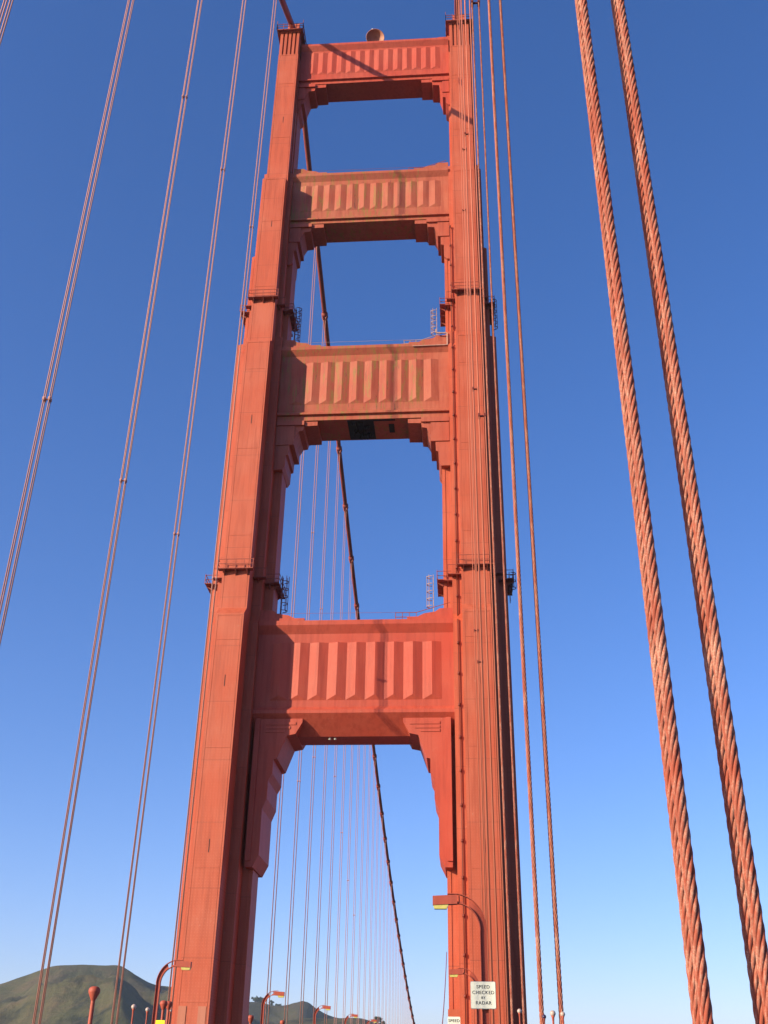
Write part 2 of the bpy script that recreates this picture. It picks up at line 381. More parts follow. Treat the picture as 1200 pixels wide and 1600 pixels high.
def leg(cx, inward):
    m_ = MB(); vs = []; n = None
    for s_ in SEC:
        pl = plan(*s_[1:]); n = len(pl)
        if cx < 0 and s_[0] < 47.5: pl = [(max(x, -3.74+.40*min(1, (47.5-s_[0])/47)), y) for x, y in pl]
        vs += [(cx+p[0], T+p[1], Z(s_[0])) for p in pl]
    fs = [list(range(n))[::-1]]
    for i in range(len(SEC)-1):
        fs += [(i*n+k, i*n+(k+1)%n, (i+1)*n+(k+1)%n, (i+1)*n+k) for k in range(n)]
    fs.append([(len(SEC)-1)*n+k for k in range(n)])
    # fluted crown
    m_.add(vs, fs)
    zc0, zc1 = Z(147.0), Z(152.3)
    m_.box(cx-1.2, cx+1.2, T-2.9, T+2.9, zc0, zc1); m_.box(cx-1.65, cx+1.65, T-1.1, T+1.1, zc0, zc1)
    for s_ in (-1, 1):
        for k in range(5):
            xc = cx-1.32+k*.66; m_.box(xc-.2, xc+.2, T+s_*2.85, T+s_*3.3, zc0, zc1)
        for k in range(7):
            yc = T-2.9+k*.967; m_.box(cx+s_*1.25, cx+s_*(1.6 if abs(yc-T) > 1.4 else 1.95), yc-.26, yc+.26, zc0, zc1)
    m_.box(cx-1.78, cx+1.78, T-3.45, T+3.45, Z(152.3), Z(152.9))
    L = part(tower, 'leg', m_, M_leg)
    # saddle house on top
    m_ = MB()
    m_.prism([(T-3.1,Z(152.9)),(T-2.2,Z(153.8)),(T-1.4,Z(155.6)),(T-1.2,Z(157.6)),(T+1.2,Z(157.6)),(T+1.4,Z(155.6)),(T+2.2,Z(153.8)),(T+3.1,Z(152.9))], 'x', cx-.95, cx+.95)
    part(tower, 'saddle_housing', m_, M_leg, L)
    # crown railing
    m_ = MB(); a, b_ = 2.15, 3.9
    m_.box(cx-a, cx+a, T-b_, T-3.46, Z(152.45), Z(152.6)); m_.box(cx-a, cx+a, T+3.46, T+b_, Z(152.45), Z(152.6))
    m_.box(cx-a, cx-1.79, T-3.46, T+3.46, Z(152.45), Z(152.6)); m_.box(cx+1.79, cx+a, T-3.46, T+3.46, Z(152.45), Z(152.6))
    for zz in (153.2, 153.75):
        for s_ in (-1, 1):
            m_.bar((cx-a, T+s_*b_, Z(zz)), (cx+a, T+s_*b_, Z(zz)), .07); m_.bar((cx+s_*a, T-b_, Z(zz)), (cx+s_*a, T+b_, Z(zz)), .07)
    for s_ in (-1, 1):
        for k in range(5): m_.bar((cx-a+k*a/2, T+s_*b_, Z(152.5)), (cx-a+k*a/2, T+s_*b_, Z(153.95 if k % 2 else 154.6)), .08)
        for k in range(7): m_.bar((cx+s_*a, T-b_+k*b_/3, Z(152.5)), (cx+s_*a, T-b_+k*b_/3, Z(153.9)), .08)
    part(tower, 'railing', m_, M_rail, L)
    # maintenance galleries round the leg, with brackets
    for (zf, o) in ((52.9, (1.6,5.7,2.67,3.2,3.74,1.5)), (94.5, (1.6,4.6,2.25,2.8,3.0,1.5))):
        g = .72; m_ = MB(); mh, mv, bh, bv, ch, cv = o
        zf = Z(zf)
        for s_ in (-1, 1):
            # front and back balcony on the main face, and one on each outer flank
            y0, y1 = T+s_*(mv+.01), T+s_*(mv+g)
            m_.box(cx-mh-.45, cx+mh+.45, y0, y1, zf, zf+.10)
            for zz in (.62, 1.2): m_.bar((cx-mh-.45, y1, zf+zz), (cx+mh+.45, y1, zf+zz), .06)
            for k in range(5):
                xx = cx-mh-.45+(2*mh+.9)*k/4; m_.bar((xx, y1, zf), (xx, y1, zf+1.25), .07)
            for k in (-1, 0, 1):
                xx = cx+k*(mh-.25)
                m_.prism([(y0, zf), (y1, zf-.002), (y0, zf-.6)], 'x', xx-.06, xx+.06)
            for sx in (-1, 1):
                m_.bar((cx+sx*(mh+.45), y0, zf+1.2), (cx+sx*(mh+.45), y1, zf+1.2), .06)
                m_.bar((cx+sx*(mh+.45), y0, zf+.62), (cx+sx*(mh+.45), y1, zf+.62), .06)
                # flank balconies
                xa, xb = cx+sx*(ch+.01), cx+sx*(ch+g)
                m_.box(xa, xb, T+s_*.05, T+s_*(cv+.9), zf, zf+.10)
                for zz in (.62, 1.2): m_.bar((xb, T+s_*.05, zf+zz), (xb, T+s_*(cv+.9), zf+zz), .06)
                for k in range(3):
                    yy = T+s_*(.05+(cv+.85)*k/2); m_.bar((xb, yy, zf), (xb, yy, zf+1.25), .07)
                m_.prism([(xa, zf), (xb, zf-.002), (xa, zf-.5)], 'y', T+s_*cv-.07, T+s_*cv+.07)
                # balcony on the front of the outer step
                ya, yb = T+s_*(cv+.01), T+s_*(cv+g)
                m_.box(cx+sx*(bh+.02), cx+sx*(ch+.005), ya, yb, zf, zf+.10)
                for zz in (.62, 1.2): m_.bar((cx+sx*(bh+.1), yb, zf+zz), (cx+sx*(ch+g), yb, zf+zz), .06)
                m_.prism([(ya, zf), (yb, zf-.002), (ya, zf-.5)], 'x', cx+sx*((bh+ch)/2)-.08, cx+sx*((bh+ch)/2)+.08)
                # balcony on the front of the second step
                ya, yb = T+s_*(bv+.01), T+s_*(bv+g)
                m_.box(cx+sx*(mh+.02), cx+sx*(bh+.5), ya, yb, zf, zf+.10)
                m_.bar((cx+sx*(mh+.1), yb, zf+1.2), (cx+sx*(bh+.5), yb, zf+1.2), .06)
                m_.bar((cx+sx*(bh+.5), yb, zf), (cx+sx*(bh+.5), yb, zf+1.25), .07)
                m_.prism([(ya, zf), (yb, zf-.002), (ya, zf-.45)], 'x', cx+sx*((mh+bh)/2)-.08, cx+sx*((mh+bh)/2)+.08)
        part(tower, 'gallery', m_, M_rail, L)
    return L
legL = leg(XL, 1); tag(legL, 'sunlit leg on the left with its inner side in deep shade')
legR = leg(XR, -1); tag(legR, 'leg on the right, behind the near suspender ropes')

def cage_ladder(parent, x, y, z0, z1, nx_, ny_, mt, cage=True):
    """ladder at (x, y) facing direction (nx_, ny_), with hoops"""
    m_ = MB(); t_ = Vector((-ny_, nx_, 0)); nn = Vector((nx_, ny_, 0)); o = Vector((x, y, 0))
    for s_ in (-1, 1): m_.bar(o+t_*.28*s_+Vector((0,0,z0)), o+t_*.28*s_+Vector((0,0,z1)), .08)
    k = z0+.3
    while k < z1: m_.bar(o-t_*.28+Vector((0,0,k)), o+t_*.28+Vector((0,0,k)), .05); k += .42
    if cage:
        k = z0+1.8
        while k < z1+.01:
            pts = [o + t_*.42*math.cos(a) + nn*(.15+.62*math.sin(a)) + Vector((0,0,k)) for a in [math.pi*i/6 for i in range(7)]]
            for a, b_ in zip(pts, pts[1:]): m_.bar(a, b_, .07)
            k += .95
        for a in (math.pi*.2, math.pi*.5, math.pi*.8):
            c_ = o + t_*.42*math.cos(a) + nn*(.15+.62*math.sin(a)); m_.bar(c_+Vector((0,0,z0+1.8)), c_+Vector((0,0,z1)), .06)
    return part(tower, 'ladder', m_, mt, parent)
cage_ladder(legL, XL+3.74+.95, T-1.2, Z(47.9), Z(54.2), 1, 0, M_pipe)
cage_ladder(legL, XL+3.00+.95, T-1.2, Z(88.0), Z(95.6), 1, 0, M_pipe)
cage_ladder(legR, XR-3.74-1.2, T-1.2, Z(48.2), Z(54.0), -1, 0, M_pale)
cage_ladder(legR, XR-3.00-1.2, T-1.2, Z(88.6), Z(94.6), -1, 0, M_pale)
cage_ladder(legR, XR+3.74+.3, T-.8, Z(50.6), Z(54.4), 1, 0, M_pipe)
cage_ladder(legR, XR+3.00+.3, T-.8, Z(89.6), Z(96.2), 1, 0, M_pipe)
# drain pipe and conduit on the right leg
m_ = MB(); xp = XR-2.13; segs = [(-2, 47.2, 3.95), (47.2, 87, 3.35), (87, 108, 3.05)]
for a, b_, v in segs:
    m_.tube([(xp, T-v, Z(a)), (xp, T-v, Z(b_))], .06, 8)
    k = a+3
    while k < b_: m_.tube([(xp, T-v, Z(k)), (xp, T-v, Z(k+.3))], .13, 8); k += 3.6
for z_, v0, v1 in ((47.2, 3.95, 3.35), (87, 3.35, 3.05)): m_.tube([(xp, T-v0, Z(z_)), (xp, T-v1, Z(z_))], .06, 8)
part(tower, 'drain_pipe', m_, M_pipe, legR)
# thin ribs / angle seams running up the faces, and small slots
for (L, cx) in ((legL, XL), (legR, XR)):
    m_ = MB()
    for (a, b_, v2, v3, h3) in ((-2, 47, 3.8, 1.6, 3.74), (48.3, 86.5, 3.2, 1.5, 3.74), (89.6, 105, 2.8, 1.5, 3.0)):
        for s_ in (-1, 1):
            m_.box(cx+s_*(h3-.35)-.05, cx+s_*(h3-.35)+.05, T-v3-.06, T-v3+.1, Z(a), Z(b_))
            m_.box(cx+s_*1.95-.04, cx+s_*1.95+.04, T-v2-.06, T-v2+.1, Z(a), Z(b_))
    for (a, b_, v) in ((-2, 47, 6.8), (48.3, 86.5, 5.7), (87.6, 117.6, 4.6), (118.4, 146.9, 3.3)):
        for s_ in (-1, 1):
            m_.box(cx+s_*1.36-.035, cx+s_*1.36+.035, T-v-.02, T-v+.1, Z(a), Z(b_))
        m_.box(cx-1.3, cx+1.3, T-v-.03, T-v+.1, Z(b_-.16), Z(b_))
        k = a+9.3
        while k < b_: m_.box(cx-1.3, cx+1.3, T-v-.025, T-v+.1, Z(k), Z(k+.10)); k += 12.2
    part(tower, 'seam_ribs', m_, M_leg, L)
    for (z_, v) in ((21.0, 6.8), (38.5, 6.8), (73.5, 5.7), (108.0, 4.6), (131, 3.3)):
        part(tower, 'slot', MB().box(cx+.07, cx+.15, T-v-.02, T-v+.2, Z(z_), Z(z_+1.3)), M_dark, L)
M_plate = painted_steel('plate paint', (.70,.22,.11), (.72,.26,.14), seams=False)
for x0 in (XL-1.35, XL+.55):
    m_ = MB().box(x0, x0+.75, T-6.85, T-6.7, Z(5.0), Z(7.0)); part(tower, 'access_plate', m_, M_plate, legL)

STR = [  # z bottom, ledge, ridge bottom, ridge top, top, reach, ridges, x0, x1, joint half width
 (36.1, 36.9, 38.1, 44.9, 47.5, 3.0, 9, -9.30, 9.91, 2.68, M_strut),
 (75.9, 76.9, 78.4, 85.1, 87.5, 2.45, 10, -9.60, 9.94, 2.68, M_stained),
 (110.8, 111.6, 113.2, 118.4, 120.5, 2.0, 12, -10.3, 10.6, 2.21, M_stained),
 (141.3, 142.2, 143.6, 148.8, 150.5, 1.8, 14, -10.55, 10.76, 1.79, M_strut)]
BR = [
 ([(8.3,36.0),(8.3,35.6),(7.6,34.3),(6.65,34.1),(5.75,31.6),(5.35,31.5),(5.35,30.0),(4.95,29.2),(4.93,27.3),(4.5,26.2),(4.5,21.5),(3.9,20.3),(3.12,20.3),(3.12,36.0)], 3.04, 1.62),
 ([(8.0,75.85),(8.0,75.2),(6.3,75.15),(6.2,74.5),(5.6,74.4),(4.5,72.3),(4.45,70.9),(4.15,70.8),(4.1,69.2),(3.8,68.7),(2.68,68.7),(2.68,75.85)], 2.3, 2.3),
 ([(7.2,110.75),(7.2,110.1),(5.4,110.05),(5.3,109.4),(4.4,109.3),(3.5,107.4),(3.45,105.9),(3.05,105.8),(3.0,103.6),(2.6,103.2),(2.21,103.2),(2.21,110.75)], 1.9, 1.9),
 ([(6.2,141.25),(6.2,140.6),(4.5,140.55),(4.4,139.9),(3.4,139.8),(2.9,138),(2.85,137),(2.4,136.9),(2.35,135.6),(1.93,135.2),(1.79,135.2),(1.79,141.25)], 1.7, 1.7)]
for si, (zb, zl, r0, r1, zt, v, nr, rx0, rx1, jh, mt) in enumerate(STR):
    x0, x1 = XL+jh, XR-jh
    if si == 0:   half = [(v+.5,zt),(v+.5,zt-.55),(v,zt-1.5),(v,zl+.45),(v+.32,zl),(v+.32,zl-.35),(v-.1,zb-.1),(v-1.4,zb-1.7)]
    else:         half = [(v+.5,zt),(v+.5,zt-.45),(v,zt-1.25),(v,zl+.35),(v+.35,zl),(v+.35,zl-.25),(v,zl-.3),(v,zb)]
    prof = [(T-a, Z(z_)) for a, z_ in half] + [(T+a, Z(z_)) for a, z_ in half[::-1]]
    m_ = MB().prism(prof, 'x', x0, x1)
    # stepped haunches on top by the legs
    hh = [.85, .9, .9, .38][si]
    for s_, xe in ((1, x0), (-1, x1)):
        m_.box(xe, xe+s_*(4.3+jh*.35), T-v-.3, T+v+.3, Z(zt-.002), Z(zt+.45*hh))
        m_.prism([(xe, Z(zt+.448*hh)), (xe+s_*4.2, Z(zt+.448*hh)), (xe+s_*3.3, Z(zt+1.0*hh)), (xe+s_*2.0, Z(zt+1.25*hh)), (xe+s_*1.5, Z(zt+1.7*hh)), (xe, Z(zt+1.75*hh))], 'y', T-v-.1, T+v+.1)
    S = part(tower, 'strut', m_, mt)
    tag(S, ['lowest and deepest cross strut, cleanly painted with nine flutes', 'second cross strut from the bottom, paint weathered olive and brown', 'third cross strut from the bottom, blotched with olive stains', 'top cross strut crossed by the shadow of the main cable'][si])
    # vertical fluted ridges, front and back
    p_ = (rx1-rx0)/nr; dpt = .115*p_
    for s_ in (-1, 1):
        m_ = MB()
        for k in range(nr):
            a = rx0+k*p_; b_ = a+p_; c_ = (a+b_)/2
            y0, y1 = T+s_*(v+.002), T+s_*(v+dpt)
            yi = T+s_*(v-.05)
            vs = [(a,y0,Z(r0)),(b_,y0,Z(r0)),(c_,y1,Z(r0+.26*p_)),(a,y0,Z(r1)),(b_,y0,Z(r1)),(c_,y1,Z(r1-.02))]
            fs = [(0,1,2),(3,5,4),(0,2,5,3),(2,1,4,5)]
            if s_ > 0: fs = [f[::-1] for f in fs]
            m_.add(vs, fs)
        part(tower, 'fluting', m_, mt, S)
    # stepped corner brackets under the strut
    poly, vb, vs_ = BR[si]
    for sx, cx in ((1, XL), (-1, XR)):
        m_ = MB(); m_.prism([(cx+sx*u, Z(z_)) for u, z_ in poly], 'y', T-vb, T+vb)
        if si == 0:
            m_.box(cx+sx*3.10, cx+sx*3.66, T-vb-.16, T-vb+.1, Z(20.9), Z(36.02))
            for z_, u in ((35.3, 7.6), (34.85, 7.0), (34.45, 6.4)):
                m_.box(cx+sx*4.3, cx+sx*u, T-vb-.07, T-vb+.1, Z(z_), Z(z_+.30))
        else:
            h = {1: .5, 2: .45, 3: .4}[si]; top = poly[0][1]
            m_.box(cx+sx*(jh+.05), cx+sx*(poly[0][0]-1.7), T-vb-.28, T+vb+.28, Z(top-.55-h*.2), Z(top-.002))
            m_.box(cx+sx*(jh+.05), cx+sx*(poly[4][0]-.5), T-vb-.14, T+vb+.14, Z(poly[5][1]), Z(top-.60-h*.2))
        part(tower, 'bracket', m_, M_strut if si in (0, 3) else painted_steel('bracket paint', (.60,.10,.04), (.66,.17,.08), seams=False), S)
    # hand rails on top of the strut
    m_ = MB()
    hx = XR-jh-[5.0, 4.3, 4.3, 4.6][si]
    if si < 3:
        for yy in (T-v+.2, T+v-.2):
            for zz in (.55, 1.1): m_.bar((hx-1.6, yy, Z(zt+zz)), (hx+.8, yy, Z(zt+zz)), .07)
            for q in range(4): m_.bar((hx-1.6+q*.8, yy, Z(zt)), (hx-1.6+q*.8, yy, Z(zt+1.12)), .07)
        m_.bar((hx+.8, T-v+.2, Z(zt+1.1)), (XR-jh-.3, T-v+.2, Z(zt+2.3)), .06)
        m_.bar((x0+.4, T-v+.1, Z(zt+1.15)), (hx-1.6, T-v+.1, Z(zt+1.1)), .025)
        part(tower, 'handrail', m_, M_pale if si == 1 else M_rail, S)
    if si == 1:
        m_ = MB(); yy = T-v-.56; xa = x1-.12
        m_.bar((xa, yy, Z(zt-.5)), (xa, yy, Z(zt+1.5)), .16); m_.bar((xa, yy, Z(zt+1.5)), (xa-1.5, yy, Z(zt+1.62)), .13); m_.bar((xa-1.5, yy, Z(zt+1.62)), (xa-1.5, yy, Z(zt+2.2)), .13)
        m_.bar((xa, yy, Z(zt-.45)), (xa-4.6, yy, Z(zt-.5)), .09)
        part(tower, 'trim', m_, M_pale, S)
    if si == 0:
        for q in (-.35, .25):
            c_ = Vector((-2.2+q, T-1.2, Z(zb-1.95))); m_ = MB().lathe([(.02,0),(.14,.02),(.16,.12),(.10,.24)], c_, 10)
            part(tower, 'lamp', m_, M_white, S)
    if si == 1:
        m_ = MB(); m_.box(-1.9, 1.5, T-2.2, T+2.2, Z(zb-.05), Z(zb-.004)); m_.box(3.4, 4.1, T-1.2, T+.8, Z(zb-.05), Z(zb-.004))
        m_.box(-1.9, 4.3, T-2.3, T-2.0, Z(zb-.08), Z(zb-.006))
        for q in range(26):
            a = random.uniform(-1.4, 1.0); w = random.uniform(.1, .35); yy = T+random.uniform(-1.9, 1.6)
            m_.box(a, a+w, yy, yy+random.uniform(.3, .8), Z(zb-.35), Z(zb-.05))
        part(tower, 'tarpaulin', m_, M_tarp, S)

# dish on top of the upper strut
dish = empty('signal_dish', (.15, T-1.6, Z(150.5)), 'round salmon dish with a white rod, standing on the top strut', 'dish')
m_ = MB(); nrm = Vector((.12, -1, -.42)).normalized()
prof = [(0,-.62),(.5,-.57),(.95,-.38),(1.25,-.16),(1.45,.12),(1.52,.14),(1.33,-.14),(1.05,-.42),(.55,-.66),(0,-.72)]
m_.lathe(prof, (0,0,0), 32)
q = Vector((0,0,1)).rotation_difference(nrm)
m_.v = [tuple(q @ Vector(v) + Vector((0,0,1.75))) for v in m_.v]
m_.build('bowl', painted_steel('dish paint', (.60,.20,.10), (.66,.28,.16), seams=False), dish)
m_ = MB(); m_.bar((0,.62,0), (0,.62,1.7), .22); m_.bar((-.6,.5,0), (-.1,.66,1.5), .12); m_.bar((.6,.5,0), (.1,.66,1.5), .12); m_.build('stand', M_strut, dish)
m_ = MB(); m_.tube([(-.55,.1,2.9), (-.55,.1,4.25)], .07, 8); m_.build('rod', M_white, dish)

# ------------------------------------------------------------------ main cables and suspenders
HS = 13.716; Y1 = 6.99565591; YM = 147.196151; ZL = 14.1316; YC = T+640
def zc(y):
    if y >= T: return Z(ZL + 143.3*((y-YC)/640.0)**2)
    d = T-y; return Z(156.9 - .66*d + .00068*d*d)
SPY = [Y1+15.24*k for k in range(-2, 7)] + [YM+15.24*k for k in range(0, 78)]
def main_cable(x, label):
    o = empty('main_cable', (x, T, zc(T)), label, 'cable', 'main cables')
    ys = [-60+3*i for i in range(58)]; ys = [y for y in ys if y < T-1.0]+[T-.5, T, T+.5]+[T+3+i*5 for i in range(255)]
    m_ = MB().tube([(x, y, zc(y)) for y in ys], .47, 16)
    part(o, 'cable_wrap', m_, M_cable)
    for y in SPY:
        if y > 900 or (x > 0 and y > 500): continue
        d = Vector((0, 2, zc(y+1)-zc(y-1))).normalized(); c_ = Vector((x, y, zc(y)))
        m_ = MB().tube([c_-d*.62, c_-d*.5, c_-d*.48, c_+d*.48, c_+d*.5, c_+d*.62], [.56,.56,.62,.62,.56,.56], 14)
        for s_ in (-1, 1):
            m_.bar(c_+d*s_*.3+Vector((0,0,.6)), c_+d*s_*.3-Vector((0,0,.62)), .26, .1)
            m_.tube([c_+d*s_*.28+Vector((-.6,0,0)), c_+d*s_*.28+Vector((-.45,0,-.6)), c_+d*s_*.28+Vector((-.16,0,-1.5))], .09, 6)
            m_.tube([c_+d*s_*.28+Vector((.6,0,0)), c_+d*s_*.28+Vector((.45,0,-.6)), c_+d*s_*.28+Vector((.16,0,-1.5))], .09, 6)
        part(o, 'cable_band', m_, M_cable)
    return o
main_cable(-HS, 'thick orange main cable running over the left leg and down behind the tower')
main_cable(HS, 'thick orange main cable rising over the right leg, its far part hidden by the leg')

def strand_rope(z0, z1, R=.041, step=.04, ns=6, sides=7, lay=.66, ztop=None):
    m_ = MB(); rs = R*.350; rc = R-rs; n_ = int((z1-z0)/step)
    for s_ in range(ns):
        ph = 2*math.pi*s_/ns; vs = []; fs = []
        for i in range(n_+1):
            z_ = z0+i*step; a = ph + 2*math.pi*z_/lay
            cx, cy = rc*math.cos(a), rc*math.sin(a); rd = Vector((math.cos(a), math.sin(a), 0))
            tg = Vector((-rc*math.sin(a)*2*math.pi/lay, rc*math.cos(a)*2*math.pi/lay, 1)).normalized(); bn = tg.cross(rd)
            for k in range(sides):
                b_ = 2*math.pi*k/sides; vs.append(Vector((cx, cy, z_)) + rd*rs*math.cos(b_) + bn*rs*math.sin(b_))
        for i in range(n_):
            for k in range(sides): fs.append((i*sides+k, i*sides+(k+1)%sides, (i+1)*sides+(k+1)%sides, (i+1)*sides+k))
        m_.add(vs, fs, True)
    m_.tube([(0,0,z0),(0,0,z1)], R*.4, 6)
    if ztop and ztop > z1: m_.tube([(0,0,z1),(0,0,ztop)], R*.96, 10)
    return m_.mesh('rope', M_rope)
ORD = ['first','second','third','fourth','fifth','sixth','seventh','eighth','ninth','tenth','eleventh','twelfth','thirteenth','fourteenth','fifteenth','sixteenth','seventeenth','eighteenth','nineteenth','twentieth','twenty-first','twenty-second','twenty-third','twenty-fourth','twenty-fifth','twenty-sixth','twenty-seventh','twenty-eighth','twenty-ninth','thirtieth','thirty-first','thirty-second','thirty-third','thirty-fourth','thirty-fifth']
GX, GY = .185, .115      # half gaps between the ropes of one suspender
def clamp_mesh(mt):
    m_ = MB()
    for s_ in (-1, 1):
        m_.box(s_*GX-.055, s_*GX+.055, -GY-.07, GY+.07, -.08, .08)
        for e_ in (-1, 1): m_.box(s_*GX-.07, s_*GX+.07, e_*GY-.05, e_*GY+.05, -.12, .12)
    m_.box(-GX, GX, -.035, .035, -.05, .05)
    return m_.mesh('rope_clamp', mt)
CL = clamp_mesh(M_pipe); CL2 = clamp_mesh(M_farrope)
def suspender(x, y, mode, label, group, clamps, gx=GX, gy=GY, yawx=0):
    z0 = zd(y)-.6; z1 = zc(y)-.4
    o = empty('suspender', (x, y, z0), label, 'suspender', group)
    L = z1-z0
    if mode == 'near': me = strand_rope(0, 22, step=.035, sides=8, ztop=L)
    elif mode == 'mid': me = strand_rope(0, 62, step=.07, sides=5, ztop=L)
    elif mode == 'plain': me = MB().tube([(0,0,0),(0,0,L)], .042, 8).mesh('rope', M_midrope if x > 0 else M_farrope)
    else: me = None
    for sx in (-1, 1):
        for sy in (-1, 1):
            if me is None:
                r_ = bpy.data.objects.new('rope', FAR); r_.scale = (1, 1, L)
            else: r_ = bpy.data.objects.new('rope', me)
            C.objects.link(r_); r_.parent = o; r_.location = (sx*gx, sy*gy, 0)
            if me is not None: r_.rotation_euler.z = 0
    for c_ in clamps:
        k = bpy.data.objects.new('rope_clamp', CL if x > 0 else CL2); C.objects.link(k); k.parent = o; k.location = (0, 0, Z(c_)-z0)
    return o
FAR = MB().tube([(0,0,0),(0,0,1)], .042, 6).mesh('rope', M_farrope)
rl = ['thick stranded suspender nearest the camera on the right, twist clearly visible',
      'second suspender from the right edge, finely twisted, against the sky beside the tower',
      'third suspender from the right, in front of the shaded edge of the right leg',
      'fourth suspender from the right, over the shaded strip of the right leg',
      'fifth suspender from the right, over the sunlit face of the right leg',
      'sixth suspender from the right, over the sunlit face of the right leg',
      'seventh suspender from the right, innermost of those over the right leg']
rc_ = [[], [], [53.5], [36.0, 88], [49.0, 78], [31.9, 93], [41.1, 99]]
for k in range(7):
    suspender(HS, Y1+15.24*k, 'near' if k == 0 else 'mid' if k in (1, 2) else 'plain', rl[k], 'suspenders on the near side, right', rc_[k], gy=.115)
ll = {2: 'suspender just showing in the top left corner', 3: 'suspender leaving the photo at the left edge, left of the tower',
      4: 'suspender reaching down to the left part of the hill, third left of the tower', 5: 'suspender crossing the right slope of the big hill, second left of the tower',
      6: 'suspender right beside the outer edge of the left leg'}
lc = {2: [58.6], 3: [38.2], 4: [41.3, 85.1], 5: [44.7, 91.6], 6: [47.5, 97.7]}
for k in ll: suspender(-HS, Y1+15.24*k, 'plain', ll[k], 'suspenders on the near side, left', lc[k])
for k in range(33):
    Ym = YM+15.24*k
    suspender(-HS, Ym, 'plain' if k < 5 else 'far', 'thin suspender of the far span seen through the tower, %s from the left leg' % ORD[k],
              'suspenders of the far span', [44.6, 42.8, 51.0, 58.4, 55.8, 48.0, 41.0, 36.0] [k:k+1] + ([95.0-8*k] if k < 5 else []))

# ------------------------------------------------------------------ lamp posts
def lamp_post(x, y, s_, label, Hh, group='street lamps'):
    """s_ = +1: arm reaches to +x.  Post of two flanges and a web that bend over as two curved arms"""
    zb_ = zd(y); o = empty('street_lamp', (x, y, zb_), label, 'street lamp', group)
    R1, R2 = 1.75, 1.30; wd = .28; top = Hh
    zc_ = top-R1
    m_ = MB()
    # post: I section
    m_.box(-.17, -.14, -wd/2, wd/2, 0, zc_); m_.box(.14, .17, -wd/2, wd/2, 0, zc_); m_.box(-.14, .14, -.02, .02, 0, zc_)
    m_.box(-.24, .24, -.2, .2, 0, .5)
    m_.build('post', M_lamp, o)
    m_ = MB()
    def arc(rx, rz, xs, th, a1):
        pts = [(xs + s_*(rx - rx*math.cos(a)), zc_ + rz*math.sin(a)) for a in [a1*i/14 for i in range(15)]]
        return pts
    outer = arc(1.62, R1, -s_*.17, .03, math.pi/2) + [(-s_*.17+s_*1.95, zc_+R1)]
    inner = arc(1.22, R2, s_*.14, .03, math.pi/2) + [(-s_*.17+s_*1.95, zc_+R2)]
    def flange(pts, th):
        vs = []; fs = []
        for i, (a, b_) in enumerate(pts):
            p0 = pts[max(i-1, 0)]; p1 = pts[min(i+1, len(pts)-1)]; tx, tz = p1[0]-p0[0], p1[1]-p0[1]; l = math.hypot(tx, tz)
            nx_, nz_ = -tz/l*th, tx/l*th
            vs += [(a-nx_, -wd/2, b_-nz_), (a-nx_, wd/2, b_-nz_), (a+nx_, wd/2, b_+nz_), (a+nx_, -wd/2, b_+nz_)]
        for i in range(len(pts)-1):
            q_ = 4*i
            for k in range(4): fs.append((q_+k, q_+(k+1)%4, q_+4+(k+1)%4, q_+4+k))
        fs += [(0,1,2,3), tuple(len(vs)-4+k for k in range(4))[::-1]]
        m_.add(vs, fs)
    flange(outer, .02); flange(inner, .02)
    n_ = 9
    for i in range(n_):
        a, b_, c_, d_ = outer[i], outer[i+1], inner[i+1], inner[i]
        m_.add([(a[0],-.02,a[1]),(b_[0],-.02,b_[1]),(c_[0],-.02,c_[1]),(d_[0],-.02,d_[1]),(a[0],.02,a[1]),(b_[0],.02,b_[1]),(c_[0],.02,c_[1]),(d_[0],.02,d_[1])],
               [(0,1,2,3),(7,6,5,4)])
    xe = -s_*.17+s_*1.35
    m_.box(xe-.03, xe+.03, -.09, .09, zc_+R2, zc_+R1)
    m_.build('arm', M_lamp, o)
    m_ = MB(); xa = -s_*.17+s_*1.45; xb = xa+s_*1.25
    m_.prism([(xa, top-.50), (xb, top-.56), (xb, top-.12), (xa, top-.06)] if True else [], 'y', -.2, .2)
    m_.box(xa-s_*.3, xa, -.1, .1, top-.5, top-.38)
    hd = m_.build('lamp_head', M_lamp, o)
    m_ = MB(); m_.prism([(xa+s_*.45, top-.53), (xb-s_*.02, top-.56), (xb-s_*.08, top-.74), (xa+s_*.55, top-.74)], 'y', -.16, .16)
    m_.build('lamp_glass', M_lens, hd)
    return o
M_lamp = painted_steel('lamp paint', (.58, .09, .04), (.62, .12, .06), seams=False)
lamp_post(12.95, 56.4, -1, 'large orange street lamp arching in front of the right leg, above the radar sign', 10.7)
lamp_post(12.98, 102.2, -1, 'smaller orange street lamp low on the right leg, just above the radar sign', 10.4)
Pl = px(250, 1560, X=-12.8)
lp = ['orange street lamp against the left leg beside the big hill', 'first orange street lamp right of the left leg', 'second orange street lamp right of the left leg', 'third orange street lamp right of the left leg', 'farthest tiny orange street lamp, fourth right of the left leg']
for i, (xx, yt) in enumerate(((249, 1500), (411, 1548), (491.5, 1570.5), (539, 1584), (572, 1592.5))):
    P = px(xx, yt+25, X=-12.8); yy = P.y; q = px(xx, yt, Y=yy)
    lamp_post(-12.8, yy, 1, lp[i], q.z-zd(yy))

